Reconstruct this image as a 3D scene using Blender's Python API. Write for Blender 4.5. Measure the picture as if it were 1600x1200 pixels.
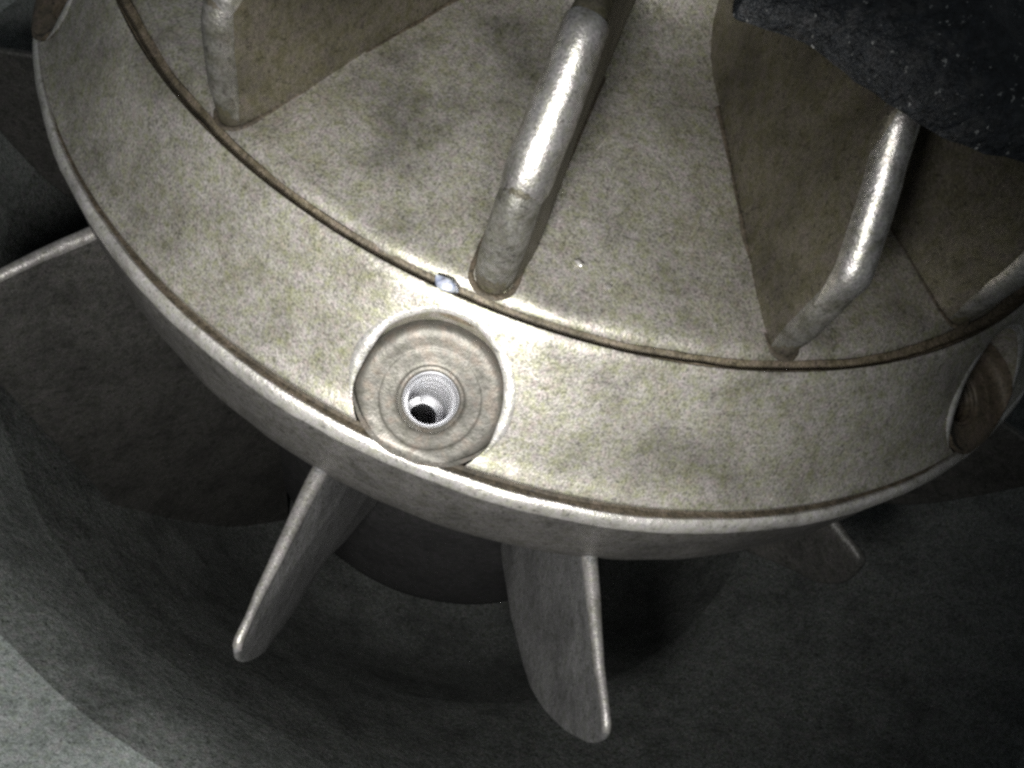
import bpy, bmesh, math, random
from mathutils import Vector, Matrix, noise

S = 0.1                                   # one model unit (groove radius) = 10 cm
sc = bpy.context.scene
C = sc.collection
for o in list(bpy.data.objects):
    bpy.data.objects.remove(o)

# ------------------------------------------------------------------ camera
cam_d = bpy.data.cameras.new('camera')
cam = bpy.data.objects.new('camera', cam_d)
C.objects.link(cam)
cam_d.sensor_width = 36
cam_d.lens = 36 * 1197.6 / 1600
cam_d.clip_start = 0.002
cam_d.clip_end = 50
rx = Vector((0.83337853, 0.50397272, 0.22691787))
ry = Vector((0.54234289, -0.66654062, -0.51145654))      # image down
rz = Vector((-0.10651016, 0.54930419, -0.82880667))      # view direction
CP = Vector((0.43250638, -1.59546396, 0.80614534))
M = Matrix((rx, -ry, -rz)).transposed().to_4x4()
M.translation = CP * S
cam.matrix_world = M
sc.camera = cam

# ------------------------------------------------------------------ world (dark inside of the casing)
w = bpy.data.worlds.new('World'); sc.world = w; w.use_nodes = True
bg = w.node_tree.nodes['Background']
bg.inputs['Color'].default_value = (0.72, 0.80, 0.85, 1)
bg.inputs['Strength'].default_value = 0.12

# ------------------------------------------------------------------ lamps: the LEDs round the inspection camera's tip
def led(off, power, aim, cone, size=0.009, col=(1.0, 0.995, 0.97)):
    d = bpy.data.lights.new('inspection_led', 'SPOT')
    d.energy = power; d.color = col; d.shadow_soft_size = size
    d.spot_size = math.radians(cone); d.spot_blend = 1.0
    o = bpy.data.objects.new('inspection_led', d); C.objects.link(o)
    o.location = (CP + rx * off[0] + ry * off[1] + rz * off[2]) * S
    tgt = Vector(aim) * S
    o.rotation_euler = (tgt - o.location).to_track_quat('-Z', 'Y').to_euler()
AIM = (0.20, -1.16, -0.22)
led((-0.22, 0.24, 0.0), 1.30, AIM, 90)
led((0.08, 0.20, 0.0), 0.36, AIM, 88)

sc.view_settings.view_transform = 'Standard'
sc.view_settings.look = 'None'
sc.view_settings.exposure = 0.0
sc.view_settings.gamma = 1.0
sc.view_settings.use_curve_mapping = False
sc.render.engine = 'CYCLES'
sc.cycles.use_denoising = False
sc.cycles.max_bounces = 4
sc.cycles.filter_width = 2.8

# ------------------------------------------------------------------ materials
def nodes(name):
    m = bpy.data.materials.new(name); m.use_nodes = True
    nt = m.node_tree
    return m, nt, nt.nodes['Principled BSDF']

def metal(name, cols, metallic, rough, grain=0.35, pits=0.5, bump=0.25, blotch=520, stain=None, speck=0.0, fine=2600, hue=0.6, turn=0.0, scratch=0.0):
    """cast / worn metal: three-tone blotches, fine grain, dark pits, light specks"""
    m, nt, b = nodes(name)
    N, L = nt.nodes.new, nt.links.new
    tc = N('ShaderNodeTexCoord')
    def nz(scale, detail=3, rough_=0.6, off=0):
        mp = N('ShaderNodeMapping'); mp.inputs['Location'].default_value = (off, off * .7, off * 1.3)
        L(tc.outputs['Object'], mp.inputs['Vector'])
        n = N('ShaderNodeTexNoise'); n.inputs['Scale'].default_value = scale
        n.inputs['Detail'].default_value = detail; n.inputs['Roughness'].default_value = rough_
        L(mp.outputs['Vector'], n.inputs['Vector'])
        return n
    def ramp(src, stops):
        r = N('ShaderNodeValToRGB'); e = r.color_ramp.elements
        while len(e) < len(stops): e.new(0.5)
        for el, (p, c) in zip(e, stops):
            el.position = p; el.color = (c, c, c, 1) if isinstance(c, float) else (*c, 1)
        L(src, r.inputs['Fac']); return r
    def mul(a, bb, fac=1.0, mode='MULTIPLY'):
        mx = N('ShaderNodeMix'); mx.data_type = 'RGBA'; mx.blend_type = mode
        if isinstance(fac, float): mx.inputs[0].default_value = fac
        else: L(fac, mx.inputs[0])
        L(a, mx.inputs[6])
        if isinstance(bb, tuple): mx.inputs[7].default_value = (*bb, 1)
        else: L(bb, mx.inputs[7])
        return mx.outputs[2]
    big = nz(blotch, 2, 0.55)
    base = ramp(big.outputs['Fac'], [(0.34, cols[0]), (0.50, cols[1]), (0.66, cols[2])])
    cloud = ramp(nz(70, 4, 0.65, 3.1).outputs['Fac'], [(0.33, 0.56), (0.52, 0.95), (0.68, 1.12)])
    col = mul(base.outputs['Color'], cloud.outputs['Color'])
    mot = nz(900, 3, 0.7, 4.4)                             # fine colour mottling, olive to mauve
    mo = ramp(mot.outputs['Fac'], [(0.36, (0.88, 0.89, 0.74)), (0.50, (1.0, 1.0, 1.0)), (0.64, (1.05, 0.97, 1.0))])
    col = mul(col, mo.outputs['Color'], hue)
    if turn > 0:                                           # streaks running round the axis
        sx = N('ShaderNodeSeparateXYZ'); L(tc.outputs['Object'], sx.inputs[0])
        at = N('ShaderNodeMath'); at.operation = 'ARCTAN2'; L(sx.outputs[1], at.inputs[0]); L(sx.outputs[0], at.inputs[1])
        ln = N('ShaderNodeVectorMath'); ln.operation = 'LENGTH'
        cb = N('ShaderNodeCombineXYZ'); L(sx.outputs[0], cb.inputs[0]); L(sx.outputs[1], cb.inputs[1]); L(cb.outputs[0], ln.inputs[0])
        c2 = N('ShaderNodeCombineXYZ')
        for k_, (src, f_) in enumerate(((ln.outputs['Value'], 1500.0), (sx.outputs[2], 1500.0), (at.outputs[0], 9.0))):
            mm = N('ShaderNodeMath'); mm.operation = 'MULTIPLY'; mm.inputs[1].default_value = f_
            L(src, mm.inputs[0]); L(mm.outputs[0], c2.inputs[k_])
        sn = N('ShaderNodeTexNoise'); sn.inputs['Scale'].default_value = 1.0; sn.inputs['Detail'].default_value = 3
        L(c2.outputs[0], sn.inputs['Vector'])
        sr = ramp(sn.outputs['Fac'], [(0.35, 1.0 - turn), (0.5, 1.0), (0.68, 1.0 + turn * .6)])
        col = mul(col, sr.outputs['Color'])
    if scratch > 0:
        dr = ramp(nz(210, 5, 0.75, 8.3).outputs['Fac'], [(0.36, (0.82, 0.81, 0.72)), (0.52, (0.97, 0.965, 0.94)), (0.64, (1.04, 1.03, 1.03))])
        col = mul(col, dr.outputs['Color'])
        for (rot_, off_) in (((0.3, 0.5, 0.6), 2.0), ((1.1, 0.2, 2.2), 6.0)):
            mp = N('ShaderNodeMapping'); mp.inputs['Rotation'].default_value = rot_; mp.inputs['Scale'].default_value = (2600, 60, 900)
            mp.inputs['Location'].default_value = (off_, off_, 0); L(tc.outputs['Object'], mp.inputs['Vector'])
            sn = N('ShaderNodeTexNoise'); sn.inputs['Scale'].default_value = 1.0; sn.inputs['Detail'].default_value = 1
            L(mp.outputs['Vector'], sn.inputs['Vector'])
            sr = ramp(sn.outputs['Fac'], [(0.22, 1.0 - scratch), (0.30, 1.0), (0.72, 1.0), (0.79, 1.0 + scratch)])
            col = mul(col, sr.outputs['Color'])
    fi = nz(fine, 2, 0.7, 1.7)
    gr = ramp(fi.outputs['Fac'], [(0.32, 1.0 - grain), (0.5, 1.0), (0.70, 1.0 + grain * .8)])
    col = mul(col, gr.outputs['Color'])
    pt = nz(1200, 3, 0.65, 5.3)
    pr = ramp(pt.outputs['Fac'], [(0.33, 1.0 - pits), (0.42, 1.0)])
    col = mul(col, pr.outputs['Color'])
    if speck > 0:
        sp = ramp(nz(1350, 2, 0.6, 9.1).outputs['Fac'], [(0.66, 0.0), (0.73, 1.0)])
        f = N('ShaderNodeMath'); f.operation = 'MULTIPLY'; f.inputs[1].default_value = speck
        L(sp.outputs['Color'], f.inputs[0])
        col = mul(col, (0.85, 0.84, 0.80), f.outputs[0], 'MIX')
    if stain:                                              # a worn dark ring mark with a shape of its own
        for (c, r0, r1, s_) in stain:
            mp = N('ShaderNodeVectorMath'); mp.operation = 'DISTANCE'; mp.inputs[1].default_value = c
            wob = N('ShaderNodeVectorMath'); wob.operation = 'MULTIPLY_ADD'
            wn = nz(420, 2, 0.5, 7.7)
            L(wn.outputs['Color'], wob.inputs[0]); wob.inputs[1].default_value = (0.0045,) * 3
            L(tc.outputs['Object'], wob.inputs[2]); L(wob.outputs[0], mp.inputs[0])
            rr = ramp(mp.outputs['Value'], [(0.0, 1.0 - s_ * .5), (max(r0 - .0012, 1e-4), 1.0 - s_ * .3), (r0, 1.0 - s_), (r1, 1.0)])
            col = mul(col, rr.outputs['Color'])
    L(col, b.inputs['Base Color'])
    b.inputs['Metallic'].default_value = metallic
    ro = ramp(cloud.inputs['Fac'].links[0].from_socket, [(0.3, rough + .08), (0.7, rough - .06)])
    L(ro.outputs['Color'], b.inputs['Roughness'])
    bp1 = N('ShaderNodeBump'); bp1.inputs['Strength'].default_value = bump; bp1.inputs['Distance'].default_value = 0.0006
    L(nz(700, 4, 0.6, 2.2).outputs['Fac'], bp1.inputs['Height'])
    bp2 = N('ShaderNodeBump'); bp2.inputs['Strength'].default_value = bump; bp2.inputs['Distance'].default_value = 0.00025
    L(fi.outputs['Fac'], bp2.inputs['Height']); L(bp1.outputs['Normal'], bp2.inputs['Normal'])
    L(bp2.outputs['Normal'], b.inputs['Normal'])
    return m

def pol(r, deg, z):
    a = math.radians(deg); return Vector((r * math.cos(a) * S, r * math.sin(a) * S, z * S))

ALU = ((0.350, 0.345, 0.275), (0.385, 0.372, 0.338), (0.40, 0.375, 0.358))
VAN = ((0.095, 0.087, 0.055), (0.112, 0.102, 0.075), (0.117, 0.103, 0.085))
M_ALU = metal('cast_aluminium', ALU, 0.60, 0.44, grain=0.48, pits=0.40, bump=0.18, speck=0.2, hue=1.0, turn=0.07, scratch=0.35,
              stain=[(pol(0.835, -90.0, 0.045) + Vector((0.0022,) * 3), 0.0028, 0.0042, 0.5)])
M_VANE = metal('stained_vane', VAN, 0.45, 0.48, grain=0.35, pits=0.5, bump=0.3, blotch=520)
M_WORN = metal('worn_vane_edge', ((0.40, 0.385, 0.35), (0.50, 0.485, 0.46), (0.54, 0.52, 0.51)), 0.85, 0.38, grain=0.3, pits=0.4, bump=0.2)
M_FOOT = metal('dull_vane_foot', ((0.12, 0.116, 0.095), (0.17, 0.165, 0.148), (0.20, 0.195, 0.18)), 0.5, 0.40, grain=0.35, pits=0.5, bump=0.3)
M_EDGE = metal('bright_aluminium', ((0.55, 0.53, 0.48), (0.66, 0.64, 0.60), (0.68, 0.65, 0.64)), 0.7, 0.38, grain=0.2, pits=0.5, bump=0.3)  # paler aluminium; its whiteness gives the hole rim a painted highlight
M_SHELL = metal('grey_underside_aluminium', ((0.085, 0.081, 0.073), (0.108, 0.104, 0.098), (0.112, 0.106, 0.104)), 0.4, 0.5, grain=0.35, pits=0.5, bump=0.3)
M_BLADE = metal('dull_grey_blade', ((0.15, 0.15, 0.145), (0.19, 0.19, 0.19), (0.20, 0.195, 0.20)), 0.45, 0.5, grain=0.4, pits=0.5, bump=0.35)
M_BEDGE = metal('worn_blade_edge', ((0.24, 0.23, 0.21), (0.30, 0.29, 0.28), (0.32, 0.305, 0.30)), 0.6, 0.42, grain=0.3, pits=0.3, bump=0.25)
M_BLADE_DIM = metal('shaded_blade', ((0.04, 0.04, 0.036), (0.055, 0.054, 0.05), (0.062, 0.058, 0.056)), 0.3, 0.5, grain=0.5, pits=0.5, bump=0.4)  # darkened copy of the blade grey, shade put into the colour
M_SEAM = metal('dark_brown_seam', ((0.035, 0.028, 0.017), (0.055, 0.043, 0.027), (0.07, 0.055, 0.038)), 0.1, 0.7, grain=0.5, pits=0.6, bump=0.5)
M_GROOVE = metal('brown_groove_dirt', ((0.08, 0.065, 0.04), (0.12, 0.10, 0.068), (0.15, 0.12, 0.09)), 0.15, 0.6, grain=0.5, pits=0.6, bump=0.5)
M_BORE = metal('machined_bore', ((0.095, 0.09, 0.075), (0.125, 0.118, 0.103), (0.138, 0.118, 0.098)), 0.45, 0.48, hue=0.3, grain=0.2, pits=0.3, bump=0.2)
M_BORE_DARK = metal('dark_brown_bore', ((0.07, 0.058, 0.04), (0.10, 0.08, 0.055), (0.11, 0.085, 0.065)), 0.2, 0.6, grain=0.4)  # darker brown, for every hole but the middle one
M_STEEL = metal('bright_thread_steel', ((0.70, 0.71, 0.74), (0.78, 0.78, 0.80), (0.80, 0.79, 0.82)), 0.8, 0.32, grain=0.05, pits=0.05, bump=0.02, hue=0.2)
M_DARK = metal('shade_black_metal', ((0.03, 0.03, 0.03), (0.04, 0.04, 0.04), (0.05, 0.045, 0.05)), 0.2, 0.7)  # black paints the shade under the hub and down the holes
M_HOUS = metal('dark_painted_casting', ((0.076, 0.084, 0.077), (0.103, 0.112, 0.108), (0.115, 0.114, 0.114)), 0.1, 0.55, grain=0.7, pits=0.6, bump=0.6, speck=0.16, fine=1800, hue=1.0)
M_FLANGE = metal('lit_grey_flange', ((0.24, 0.268, 0.252), (0.30, 0.33, 0.318), (0.32, 0.328, 0.325)), 0.15, 0.5, grain=0.4, pits=0.5, bump=0.5)  # flange tone raised to carry the light falling on it
M_SHOULDER = metal('half_lit_shoulder', ((0.115, 0.127, 0.117), (0.157, 0.170, 0.163), (0.17, 0.171, 0.169)), 0.1, 0.5, grain=0.5, pits=0.6, bump=0.6)  # mid tone painting the light's falloff from flange to bowl
M_SUMP = metal('shaded_bowl_floor', ((0.062, 0.068, 0.063), (0.084, 0.091, 0.088), (0.093, 0.093, 0.093)), 0.1, 0.6, grain=0.7, pits=0.6, bump=0.6, hue=1.0, fine=1800)  # housing tone darkened to paint the shade deep under the rotor
M_LUG = metal('rough_blue_black_casting', ((0.010, 0.012, 0.015), (0.019, 0.022, 0.026), (0.042, 0.042, 0.044)), 0.1, 0.5, grain=0.7, pits=0.6, bump=1.0, speck=0.4, fine=1500)
M_CHIP = metal('bluish_chip', ((0.30, 0.34, 0.48), (0.48, 0.51, 0.60), (0.70, 0.72, 0.76)), 0.3, 0.35, blotch=500)

# ------------------------------------------------------------------ mesh helpers
def finish(name, bm, mat, parent=None, angle=38, jit=0.0, seed=0.0):
    if jit:
        for v in bm.verts:
            p = v.co * (1 / S)
            d = noise.noise_vector(p * 9 + Vector((seed, 0, 0))) * jit + noise.noise_vector(p * 31 + Vector((0, seed, 0))) * jit * .6
            v.co += d * S
    bmesh.ops.recalc_face_normals(bm, faces=bm.faces)
    me = bpy.data.meshes.new(name); bm.to_mesh(me); bm.free()
    me.materials.append(mat)
    for p in me.polygons: p.use_smooth = True
    me.set_sharp_from_angle(angle=math.radians(angle))
    o = bpy.data.objects.new(name, me); C.objects.link(o)
    if parent: o.parent = parent
    return o

def refine(prof, step):
    out = []
    for (a, b) in zip(prof, prof[1:]):
        n = max(1, int(math.hypot(b[0] - a[0], b[1] - a[1]) / step))
        for k in range(n):
            t = k / n; out.append((a[0] + (b[0] - a[0]) * t, a[1] + (b[1] - a[1]) * t))
    out.append(prof[-1]); return out

def smooth(pts, n=3):
    """Catmull-Rom through the points"""
    out = []
    P = [pts[0]] + list(pts) + [pts[-1]]
    for i in range(1, len(P) - 2):
        a, b, c, d = P[i - 1:i + 3]
        for k in range(n):
            t = k / n
            out.append(tuple(0.5 * (2 * b[j] + (c[j] - a[j]) * t + (2 * a[j] - 5 * b[j] + 4 * c[j] - d[j]) * t * t + (3 * b[j] - a[j] - 3 * c[j] + d[j]) * t ** 3) for j in range(len(b))))
    out.append(pts[-1]); return out

def lathe(prof, seg=240, closed=True, mat=None):
    """revolve (r, z) about the rotor axis; closed: the profile is a loop"""
    bm = bmesh.new(); rows = []
    for (r, z) in prof:
        if r < 1e-5: rows.append([bm.verts.new((0, 0, z * S))] * seg); continue
        rows.append([bm.verts.new((r * S * math.cos(2 * math.pi * k / seg), r * S * math.sin(2 * math.pi * k / seg), z * S)) for k in range(seg)])
    n = len(rows)
    for i in range(n if closed else n - 1):
        A, B = rows[i], rows[(i + 1) % n]
        for k in range(seg):
            q = [A[k], A[(k + 1) % seg], B[(k + 1) % seg], B[k]]
            u = list(dict.fromkeys(q))
            if len(u) > 2: bm.faces.new(u)
    return bm

# ------------------------------------------------------------------ the rotor
rotor = bpy.data.objects.new('finned_rotor', None); C.objects.link(rotor)
rotor.empty_display_size = 0.02
rotor['label'] = 'cast aluminium rotor with upright vanes, drilled rim and blades below, set in dark housing'
rotor['category'] = 'rotor'

def floor_z(r):
    pts = [(0.40, 0.20), (0.43, 0.140), (0.49, 0.100), (0.6, 0.076), (0.75, 0.046), (0.88, 0.018), (0.955, 0.001), (1.0, -0.01)]
    if r <= pts[0][0]: return pts[0][1]
    for a, b in zip(pts, pts[1:]):
        if r <= b[0]: return a[1] + (b[1] - a[1]) * (r - a[0]) / (b[0] - a[0])
    return pts[-1][1]

# hub and the sloping floor between the vanes
top = smooth([(0.0, 0.62), (0.20, 0.615), (0.31, 0.59), (0.345, 0.50), (0.37, 0.36), (0.395, 0.22), (0.43, 0.140), (0.49, 0.100), (0.6, 0.076), (0.75, 0.046), (0.88, 0.018), (0.950, 0.002), (0.968, -0.003), (0.979, -0.011), (0.984, -0.022)], 3)
prof = refine(top, 0.03) + [(0.985, -0.06), (0.9, -0.10), (0.0, -0.10)]
finish('hub_plate', lathe(prof, 240, False), M_ALU, rotor, jit=0.0025, seed=1)

# grime-filled groove between floor and rim band
finish('groove', lathe(smooth([(0.9835, -0.014), (0.987, -0.020), (0.993, -0.022), (0.999, -0.019), (1.0045, -0.008), (1.0045, -0.06), (0.984, -0.06)], 2), 300), M_GROOVE, rotor, jit=0.003, seed=2)

# rim band: conical ring, drilled below
HOLES = [-129.7 + 51.43 * k for k in range(7)]
HOLES[0], HOLES[1], HOLES[2] = -134.5, -78.0, -24.2
bp = refine([(1.0050, -0.016), (1.0075, -0.006), (1.014, -0.010), (1.070, -0.097), (1.102, -0.148), (1.112, -0.164), (1.120, -0.175), (1.128, -0.184), (1.136, -0.1905), (1.1405, -0.196), (1.1405, -0.203), (1.137, -0.210)], 0.012)
bp += [(1.09, -0.22), (0.97, -0.20), (0.97, -0.07), (1.003, -0.055)]
band = finish('rim_band', lathe(bp, 300), M_ALU, rotor)
NR, NZ = 0.42, 0.9075             # axis of the drilled holes in (r, z): steeper than the band's own normal
HR, HZ = 1.072, -0.171            # middle of the counterbore floor
CB = 0.111                        # counterbore radius
def band_d(r, z): return ((r - 1.004) * 0.196 + (z + 0.0) * 0.132) / 0.2363
def hole_frame(deg):
    a = math.radians(deg)
    n = Vector((NR * math.cos(a), NR * math.sin(a), NZ))
    t = Vector((-math.sin(a), math.cos(a), 0)); b_ = n.cross(t)
    c = Vector((HR * math.cos(a), HR * math.sin(a), HZ))
    return Matrix(((t.x, b_.x, n.x, c.x * S), (t.y, b_.y, n.y, c.y * S), (t.z, b_.z, n.z, c.z * S), (0, 0, 0, 1)))
def cup(prof, seg=72, closed=False, mtx=None, wob=0.0, seed=0):
    bm = lathe(prof, seg, closed)
    if wob:
        for v in bm.verts:
            v.co += noise.noise_vector(v.co / S * 25 + Vector((seed, seed, 0))) * wob * S
    if mtx: bmesh.ops.transform(bm, matrix=mtx, verts=bm.verts)
    return bm
cutter_bm = bmesh.new()
tmpme = bpy.data.meshes.new('cut')
for h in HOLES:
    b1 = cup([(0, 0.25), (CB + .001, 0.25), (CB + .001, -0.02), (0, -0.02)], 96, False, hole_frame(h), 0.002, h)
    b1.to_mesh(tmpme); b1.free(); cutter_bm.from_mesh(tmpme)
    b1 = cup([(0, 0.0), (0.044, 0.0), (0.044, -0.30), (0, -0.30)], 48, False, hole_frame(h))
    b1.to_mesh(tmpme); b1.free(); cutter_bm.from_mesh(tmpme)
cut = finish('cutter', cutter_bm, M_BORE)
md = band.modifiers.new('b', 'BOOLEAN'); md.object = cut; md.operation = 'DIFFERENCE'; md.solver = 'EXACT'; md.use_self = True
bpy.context.view_layer.update()
dg = bpy.context.evaluated_depsgraph_get()
nm = bpy.data.meshes.new_from_object(band.evaluated_get(dg))
band.modifiers.clear()
nm.name = 'rim_band'
band.data = nm
for p in nm.polygons: p.use_smooth = True
nm.set_sharp_from_angle(angle=math.radians(32))
bpy.data.objects.remove(cut)

# counterbore floor with turned steps, bright rim with its highlight in the colour, threaded hole in it
def clip_to_band(bm, depth=0.004):
    for v in bm.verts:
        r = math.hypot(v.co.x, v.co.y) / S; z = v.co.z / S
        d = band_d(r, z)
        t_ = min(1, max(0, (r - 1.098) / 0.03)); dep = depth - 0.0085 * t_ * t_ * (3 - 2 * t_)
        if d > -dep:
            k = d + dep; f = (r - k * 0.8294) / r
            v.co.x *= f; v.co.y *= f; v.co.z -= k * 0.5586 * S
for i, h in enumerate(HOLES):
    mt = hole_frame(h)
    fl = cup(refine(smooth([(CB, 0.030), (CB - .001, 0.012), (CB - .006, 0.004), (0.094, 0.0), (0.078, -0.0005), (0.0735, -0.002), (0.062, -0.003), (0.052, -0.0045), (0.049, -0.008), (0.0445, -0.0095), (0.0425, -0.0125), (0.0425, -0.017)], 3), .012), 96, False, mt, 0.001, h)
    clip_to_band(fl)
    ha = math.radians(h)
    bmesh.ops.bisect_plane(fl, geom=fl.verts[:] + fl.edges[:] + fl.faces[:], plane_co=pol(1.149, h, -0.2235), plane_no=Vector((0.56 * math.cos(ha), 0.56 * math.sin(ha), -0.83)), clear_outer=True)
    seat = finish('counterbore', fl, M_BORE if i == 1 else M_BORE_DARK, rotor, 25)
    tp = [(0.0435, -0.0150), (0.0408, -0.0165), (0.0392, -0.0195)]
    z = -0.022
    while z > -0.12:
        tp += [(0.0385, z), (0.0385, z - .004), (0.0340, z - .010), (0.0340, z - .014), (0.0385, z - .020)]; z -= .024
    tp += [(0.034, -0.142), (0.023, -0.146), (0.023, -0.19)]
    lean = Matrix(((1, 0, 0.09, 0), (0, 1, 0.15, 0), (0, 0, 1, 0), (0, 0, 0, 1)))      # the bore runs a little off square
    lean.translation = Vector((0.09, 0.15, 0)) * 0.02 * S
    finish('thread', cup(tp, 64, False, mt @ lean), M_STEEL if i == 1 else M_BORE_DARK, seat, 20)
    finish('hole_bottom', cup([(0.0, -0.192), (0.040, -0.190), (0.040, -0.185)], 32, False, mt @ lean), M_DARK, seat)  # black disc stands in for the dark down the hole
    # thin raised bead along the mouth, whitened to carry its highlight
    bm = bmesh.new(); rings = []
    n_ = 120
    loc = []
    for k in range(n_):
        ph = 2 * math.pi * k / n_
        lo, hi = -0.15, 0.35
        for _ in range(40):
            mid = (lo + hi) / 2
            P = mt @ (Vector((math.cos(ph) * CB, math.sin(ph) * CB, mid)) * S) / S
            if band_d(math.hypot(P.x, P.y), P.z) > 0: hi = mid
            else: lo = mid
        loc.append((ph, lo))
    for k, (ph, s_) in enumerate(loc):
        wv = 0.003 + 0.005 * (0.5 + 0.5 * noise.noise(Vector((math.cos(ph) * 2, math.sin(ph) * 2, h)))) 
        wv *= min(1.0, max(0.05, (s_ - 0.010) / 0.03))
        ctr = Vector((math.cos(ph) * (CB + .003), math.sin(ph) * (CB + .003), s_))
        out = Vector((math.cos(ph), math.sin(ph), 0))
        P = mt @ (ctr * S)
        up = Vector((P.x, P.y, 0)).normalized() * 0.8294 + Vector((0, 0, 0.5586))
        O = (mt.to_3x3() @ out); O = (O - up * O.dot(up)).normalized()
        rings.append([bm.verts.new(P + (O * math.cos(g) * wv * 1.6 + up * math.sin(g) * wv * .55) * S) for g in [2 * math.pi * q / 8 for q in range(8)]])
    for k in range(n_):
        A, B = rings[k], rings[(k + 1) % n_]
        if min(loc[k][1], loc[(k + 1) % n_][1]) < 0.012: continue
        for q in range(8): bm.faces.new((A[q], A[(q + 1) % 8], B[(q + 1) % 8], B[q]))
    for v in [v for v in bm.verts if not v.link_faces]: bm.verts.remove(v)
    finish('bright_rim', bm, M_EDGE, seat, 60)

# grime line and outer lip bead under the band
finish('lip_groove', lathe(smooth([(1.138, -0.206), (1.130, -0.213), (1.128, -0.223), (1.134, -0.228), (1.1445, -0.2265), (1.14, -0.245), (1.11, -0.235)], 2), 300), M_SEAM, rotor, jit=0.003, seed=4)
finish('lip_ring', lathe(smooth([(1.142, -0.2275), (1.1465, -0.2240), (1.153, -0.2275), (1.1575, -0.2355), (1.1595, -0.246), (1.1575, -0.254), (1.150, -0.259), (1.12, -0.270), (1.12, -0.245)], 2), 360), M_EDGE, rotor, jit=0.002, seed=5)
# rounded lower shell
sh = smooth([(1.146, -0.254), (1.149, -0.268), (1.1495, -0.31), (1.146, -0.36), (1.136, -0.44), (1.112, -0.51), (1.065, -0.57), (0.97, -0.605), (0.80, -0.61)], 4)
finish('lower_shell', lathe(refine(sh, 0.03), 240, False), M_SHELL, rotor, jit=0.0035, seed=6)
finish('drum', lathe(smooth([(0.82, -0.59), (0.84, -0.75), (0.84, -1.1), (0.82, -1.6), (0.78, -2.05), (0.60, -2.15), (0.40, -2.22), (0.40, -2.45), (0.0, -2.45)], 3), 160, False), M_DARK, rotor, jit=0.003, seed=7)  # painted black for the shadow under the hub

# upright plates with rounded edges ---------------------------------
def plate(edge, core, half, basew, az, zsign, tw=None, jit=0.003, seed=0, lean=0.0, dent=None, mat=None, name='vane', bits=None):
    """edge: (r,z) path of the free edge; core: same number of (r,z) points where the flanks root.
    half: half thickness at each edge point; tw: azimuth (deg) offset at each edge point"""
    bm = bmesh.new(); rows = []
    n = len(edge)
    for i in range(n):
        e, c = Vector(edge[i]), Vector(core[i])
        a, b = Vector(edge[max(i - 1, 0)]), Vector(edge[min(i + 1, n - 1)])
        t = (b - a).normalized(); nrm = Vector((-t.y, t.x))
        if nrm.dot(c - e) < 0: nrm = -nrm
        w_ = half[i]; da = tw[i] if tw else 0.0
        row = []
        prs = []
        steps = (0.0, 0.08, 0.2, 0.4, 0.6, 0.8)
        for k in steps:
            p = c + (e + nrm * w_ - c) * k
            g = w_ * (1 + basew * (1 - k))
            prs.append((p, -g, k))
        for k in range(9):
            ph = -math.pi / 2 + math.pi * k / 8
            prs.append((e + nrm * w_ * (1 - math.cos(ph)), w_ * math.sin(ph), 1.0))
        for k in reversed(steps):
            p = c + (e + nrm * w_ - c) * k
            prs.append((p, w_ * (1 + basew * (1 - k)), k))
        for (p, tt, k) in prs:
            if dent and tt < 0: tt += dent(p.x, p.y)
            ang = math.radians(az + da * k)
            v = Vector((p.x * math.cos(ang) - tt * math.sin(ang), p.x * math.sin(ang) + tt * math.cos(ang), p.y))
            row.append(bm.verts.new(v * S))
        rows.append(row)
    for A, B in zip(rows, rows[1:]):
        for k in range(len(A) - 1):
            bm.faces.new((A[k], A[k + 1], B[k + 1], B[k]))
        bm.faces.new((A[-1], A[0], B[0], B[-1]))
    bm.faces.new(rows[0]); bm.faces.new(rows[-1])
    o = finish(name, bm, mat, rotor, 45, jit, seed)
    for i0, i1, m2, pr in bits or []:                                            # bright worn strip on the free edge
        bm = bmesh.new(); rr = []
        for i in range(i0, i1):
            e = Vector(edge[i]); a, b = Vector(edge[i - 1]), Vector(edge[i + 1]); t = (b - a).normalized(); nrm = Vector((-t.y, t.x))
            if nrm.dot(Vector(core[i]) - e) < 0: nrm = -nrm
            end = min(1, (i - i0 + .3) / 3.0, (i1 - i) / 2.5)
            w_ = half[i] + pr; row = []
            for k in range(13):
                ph = (-math.pi * .55 + math.pi * 1.1 * k / 12) * (0.55 + .45 * end)
                p = e + nrm * (w_ * (1 - math.cos(ph)) - pr * end + .004 * (1 - end)); tt = w_ * math.sin(ph)
                ang = math.radians(az + (tw[i] if tw else 0.0))
                row.append(bm.verts.new(Vector((p.x * math.cos(ang) - tt * math.sin(ang), p.x * math.sin(ang) + tt * math.cos(ang), p.y)) * S))
            rr.append(row)
        for A, B in zip(rr, rr[1:]):
            for k in range(12): bm.faces.new((A[k], A[k + 1], B[k + 1], B[k]))
        finish('worn_edge', bm, m2, o, 60, jit, seed)
    return o

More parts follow.
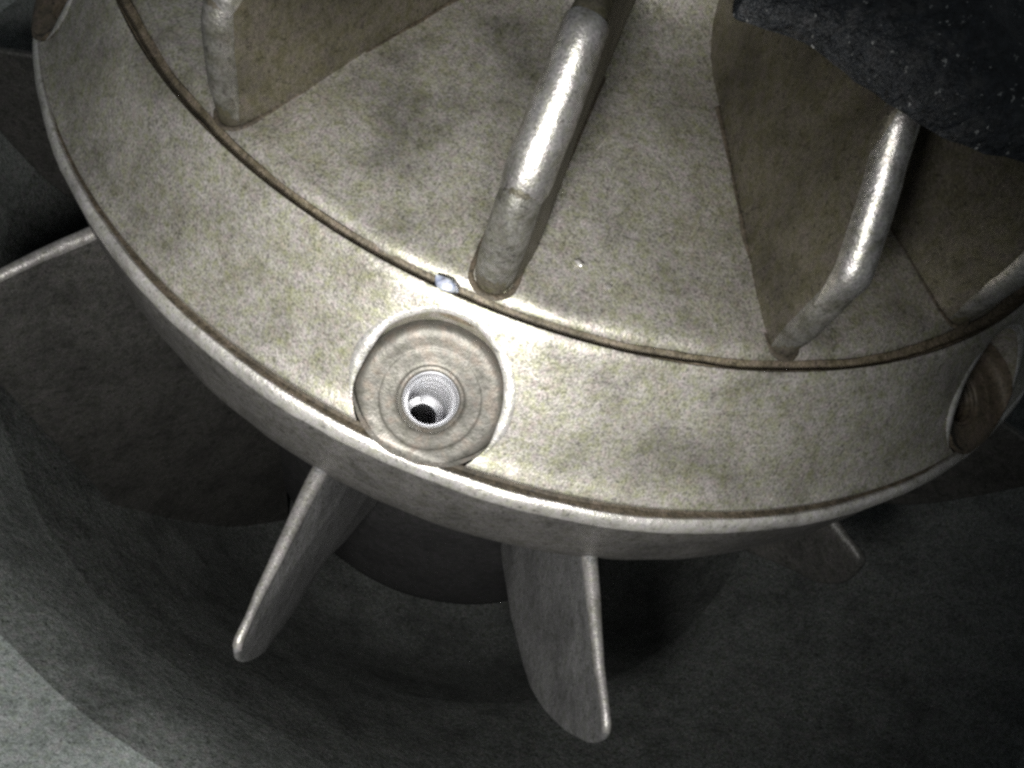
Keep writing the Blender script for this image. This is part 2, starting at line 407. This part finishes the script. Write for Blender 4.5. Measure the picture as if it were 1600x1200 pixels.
VANES = [-103.9, -76.7, -50.6, -29.6]
VANES += [VANES[-1] + (256.1 - 0.4) / 11 * (k + 1) * 1.0 for k in range(10)]
VANES = [v for v in VANES]
vedge = smooth([(0.976, -0.030), (0.987, 0.03), (0.989, 0.09), (0.988, 0.150), (0.978, 0.185), (0.948, 0.233), (0.905, 0.292), (0.872, 0.338), (0.845, 0.352), (0.80, 0.350), (0.70, 0.345), (0.55, 0.345), (0.36, 0.36)], 3)
def vcore(k, n):
    t = k / (n - 1)
    r = 0.945 - (0.945 - 0.34) * t ** 1.1
    return (r, floor_z(r) - 0.03)
vc = [vcore(k, len(vedge)) for k in range(len(vedge))]
vh = []
for (r, z) in vedge:
    vh.append(0.031 - 0.005 * min(1, max(0, (z - 0.15) / 0.15)) if r > .8 else 0.026)
def ripple(r, z):
    if z < 0.10: return 0.0
    return min(1, (z - 0.10) / 0.06) * 0.016 * math.exp(-((r - 0.80 - 0.03 * math.sin(z * 22)) / 0.020) ** 2) - 0.008 * math.exp(-((r - 0.86) / 0.03) ** 2)
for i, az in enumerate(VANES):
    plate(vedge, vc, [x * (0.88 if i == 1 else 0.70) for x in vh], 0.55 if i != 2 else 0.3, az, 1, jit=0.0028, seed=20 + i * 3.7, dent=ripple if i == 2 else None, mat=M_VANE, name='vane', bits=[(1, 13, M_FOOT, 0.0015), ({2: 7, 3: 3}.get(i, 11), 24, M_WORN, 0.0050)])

# thin dark brown bead along the foot of every vane
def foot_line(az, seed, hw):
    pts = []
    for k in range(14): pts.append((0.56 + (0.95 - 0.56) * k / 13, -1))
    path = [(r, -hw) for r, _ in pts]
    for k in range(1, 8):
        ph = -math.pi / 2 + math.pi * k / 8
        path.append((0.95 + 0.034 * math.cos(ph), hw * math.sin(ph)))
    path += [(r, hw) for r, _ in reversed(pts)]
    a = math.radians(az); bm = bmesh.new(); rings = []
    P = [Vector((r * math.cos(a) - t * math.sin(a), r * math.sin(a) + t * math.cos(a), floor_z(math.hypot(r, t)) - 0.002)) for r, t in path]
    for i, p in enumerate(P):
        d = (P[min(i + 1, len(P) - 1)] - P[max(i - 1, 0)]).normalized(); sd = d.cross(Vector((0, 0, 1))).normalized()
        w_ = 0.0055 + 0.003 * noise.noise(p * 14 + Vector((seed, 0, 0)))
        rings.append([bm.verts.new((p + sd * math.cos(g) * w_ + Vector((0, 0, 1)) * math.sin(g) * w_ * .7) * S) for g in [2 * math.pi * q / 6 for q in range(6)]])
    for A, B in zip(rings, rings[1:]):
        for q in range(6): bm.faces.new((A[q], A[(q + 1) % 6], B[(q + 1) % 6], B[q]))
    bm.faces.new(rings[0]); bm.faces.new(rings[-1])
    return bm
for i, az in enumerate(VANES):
    finish('dark_foot_line', foot_line(az, i * 2.3, {1: 0.033, 2: 0.026}.get(i, 0.029)), M_SEAM, rotor, 60, jit=0.002, seed=i)

# blades below the lower shell
BLADES = [(-116.9, -113.2, 1.40), (-85.6, -82.9, 1.45), (-59.7, -59.0, 1.428), (-32.4, -32.2, 1.24)]
for k in range(9):
    BLADES.append((-32.3 + (274.8 / 10) * (k + 1), -32.0 + (274.8 / 10) * (k + 1), 1.42))
for i, (a0, a1, rt) in enumerate(BLADES):
    z0 = -0.455 if i else -0.38
    if i == 3:
        ed = smooth([(0.95, z0), (1.08, z0), (1.16, z0), (rt - .03, z0 + .004), (rt - 0.004, z0 - .02), (rt + 0.004, z0 - .10), (rt - .02, z0 - .16), (1.17, z0 - .21), (1.10, z0 - .30), (0.98, z0 - .45), (0.88, z0 - .70)], 3)
    else:
        ed = smooth([(0.95, z0), (1.08, z0), (1.2, z0 + .002), (1.32, z0), (rt - .02, z0 + .004), (rt, z0 - .02), (rt - .004, z0 - .10), (rt - .06, z0 - .28), (1.28, z0 - .44), (1.10, z0 - .58), (0.88, z0 - .72)], 3)
    if i == 0: ed = [(r, z if z > z0 - .05 else z - (z0 - .05 - z) * 2.4) for r, z in ed]
    n = len(ed)
    co = [(0.80, z0 - .10 - (.5 if i else 1.9) * k / (n - 1)) for k in range(n)]
    hw = [0.016 - 0.0105 * min(1, max(0, (r - 1.05) / 0.35)) for r, z in ed]
    tw = [(a1 - a0) * min(1, max(0, (r - 1.1) / (rt - 1.1))) for r, z in ed]
    plate(ed, co, hw, 0.4, a0, -1, tw=tw, jit=0.003, seed=60 + i * 5.1, mat=M_BLADE_DIM if i in (0, 3) or i > 3 else M_BLADE, name='blade', bits=[(3, 15, M_BEDGE, 0.002)] if i < 3 else None)

# ------------------------------------------------------------------ housing (dark casing the rotor sits in)
def scroll(bm):
    """the casing opens out like a volute towards the right"""
    for v in bm.verts:
        r = math.hypot(v.co.x, v.co.y)
        if r < 1.2 * S: continue
        az = math.degrees(math.atan2(v.co.y, v.co.x))
        t = min(1, max(0, (az + 84) / 60)) if -84 <= az <= 60 else (max(0, 1 - (az - 60) / 100) if az > 60 else 0)
        t = t * t * (3 - 2 * t)
        f = 1 + 0.36 * t * min(1, (r / S - 1.2) / 0.3)
        v.co.x *= f; v.co.y *= f
    return bm
hp = smooth([(0.0, -2.30), (0.6, -2.28), (0.95, -2.10), (1.16, -1.75), (1.33, -1.35), (1.46, -1.05), (1.53, -0.89), (1.60, -0.79), (1.70, -0.715), (1.90, -0.63), (2.3, -0.55), (2.9, -0.43)], 4)
hp = refine(hp, 0.04)
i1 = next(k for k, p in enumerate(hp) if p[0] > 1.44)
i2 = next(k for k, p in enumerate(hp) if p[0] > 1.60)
h_o = finish('housing', scroll(lathe([(0.0, -2.6), (2.95, -2.6), (2.95, -1.0), (1.75, -1.2), (1.30, -1.9), (0.6, -2.45), (0.0, -2.45)], 240, False)), M_HOUS, None)
h_o['kind'] = 'structure'
i0 = next(k for k, p in enumerate(hp) if p[0] > 1.18)
finish('sump', scroll(lathe(hp[:i0 + 1], 300, False)), M_SUMP, h_o, jit=0.003, seed=9)
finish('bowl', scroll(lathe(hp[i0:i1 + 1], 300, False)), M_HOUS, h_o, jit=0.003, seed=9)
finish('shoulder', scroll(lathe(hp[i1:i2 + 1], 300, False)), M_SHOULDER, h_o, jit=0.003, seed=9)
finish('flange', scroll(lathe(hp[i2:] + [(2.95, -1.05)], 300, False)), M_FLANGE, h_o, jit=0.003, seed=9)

# rough lug of the casing that overhangs the vanes on the right
edge = smooth([(0.315, -0.66), (0.325, -0.765), (0.355, -0.778), (0.426, -0.768), (0.513, -0.778), (0.553, -0.785), (0.61, -0.775), (0.69, -0.745), (0.85, -0.70), (1.2, -0.60), (1.9, -0.40)], 6)
bm = bmesh.new(); tops, bots = [], []
nv = 26
for i, (x, y) in enumerate(edge):
    u = i / (len(edge) - 1)
    fx, fy = 0.33 + 2.0 * u, 0.25
    ta, tb = [], []
    for k in range(nv):
        v = (k / (nv - 1)) ** 1.6
        X, Y = x + (fx - x) * v, y + (fy - y) * v
        d = math.hypot(X - x, Y - y)
        lump = 0.045 * (noise.noise(Vector((X * 7, Y * 7, 1.0))) + 0.6 * noise.noise(Vector((X * 19, Y * 19, 2.0))))
        z = 0.405 + 0.075 * min(1, d / 0.10) ** 0.5 + lump * min(1, d / 0.05)
        ta.append(bm.verts.new(Vector((X, Y, z)) * S)); tb.append(bm.verts.new(Vector((X, Y, 0.392)) * S))
    tops.append(ta); bots.append(tb)
for i in range(len(edge) - 1):
    for k in range(nv - 1):
        bm.faces.new((tops[i][k], tops[i][k + 1], tops[i + 1][k + 1], tops[i + 1][k]))
        bm.faces.new((bots[i][k], bots[i][k + 1], bots[i + 1][k + 1], bots[i + 1][k]))
    bm.faces.new((tops[i][0], bots[i][0], bots[i + 1][0], tops[i + 1][0]))
    bm.faces.new((tops[i][-1], bots[i][-1], bots[i + 1][-1], tops[i + 1][-1]))
for i in (0, len(edge) - 1):
    for k in range(nv - 1):
        bm.faces.new((tops[i][k], tops[i][k + 1], bots[i][k + 1], bots[i][k]))
leg = [[bm.verts.new(Vector((x, y, z)) * S) for x, y in ((1.9, -0.35), (2.35, -0.35), (2.35, 0.2), (1.9, 0.2))] for z in (0.39, -0.7)]
for k in range(4): bm.faces.new((leg[0][k], leg[0][(k + 1) % 4], leg[1][(k + 1) % 4], leg[1][k]))
finish('cover_lug', bm, M_LUG, h_o, 50, jit=0.008, seed=12)

# ------------------------------------------------------------------ small loose bits
def bit(name, loc, size, mat, label, cat, seed, group=None, rot=None):
    bm = bmesh.new(); bmesh.ops.create_icosphere(bm, subdivisions=2, radius=1)
    rnd = random.Random(seed)
    for v in bm.verts:
        v.co *= 1 + 0.5 * noise.noise(v.co * 1.7 + Vector((seed, 0, 0)))
        v.co = Vector((v.co.x * size[0], v.co.y * size[1], v.co.z * size[2])) * S
    o = finish(name, bm, mat, None, 60)
    o.location = loc; o.rotation_euler = (rnd.uniform(-.3, .3), rnd.uniform(-.3, .3), math.radians(seed * 37 % 180))
    if rot: o.rotation_euler = rot
    o['label'] = label; o['category'] = cat
    if group: o['group'] = group
    return o
bit('metal_chip', pol(0.994, -80.0, -0.010), (0.019, 0.011, 0.011), M_CHIP, 'small bluish white chip stuck in the groove at the foot of the middle vane', 'chip', 3, rot=(0.5, 0, math.radians(10)))
bit('grit_speck', pol(0.893, -70.1, 0.019), (0.007, 0.005, 0.0018), M_EDGE, 'tiny pale speck on the floor right of the middle vane, farther from the groove', 'speck', 5)
bit('grit_speck', pol(0.916, -67.2, 0.014), (0.009, 0.005, 0.0018), M_EDGE, 'tiny pale speck on the floor right of the middle vane, nearer the groove', 'speck', 8)
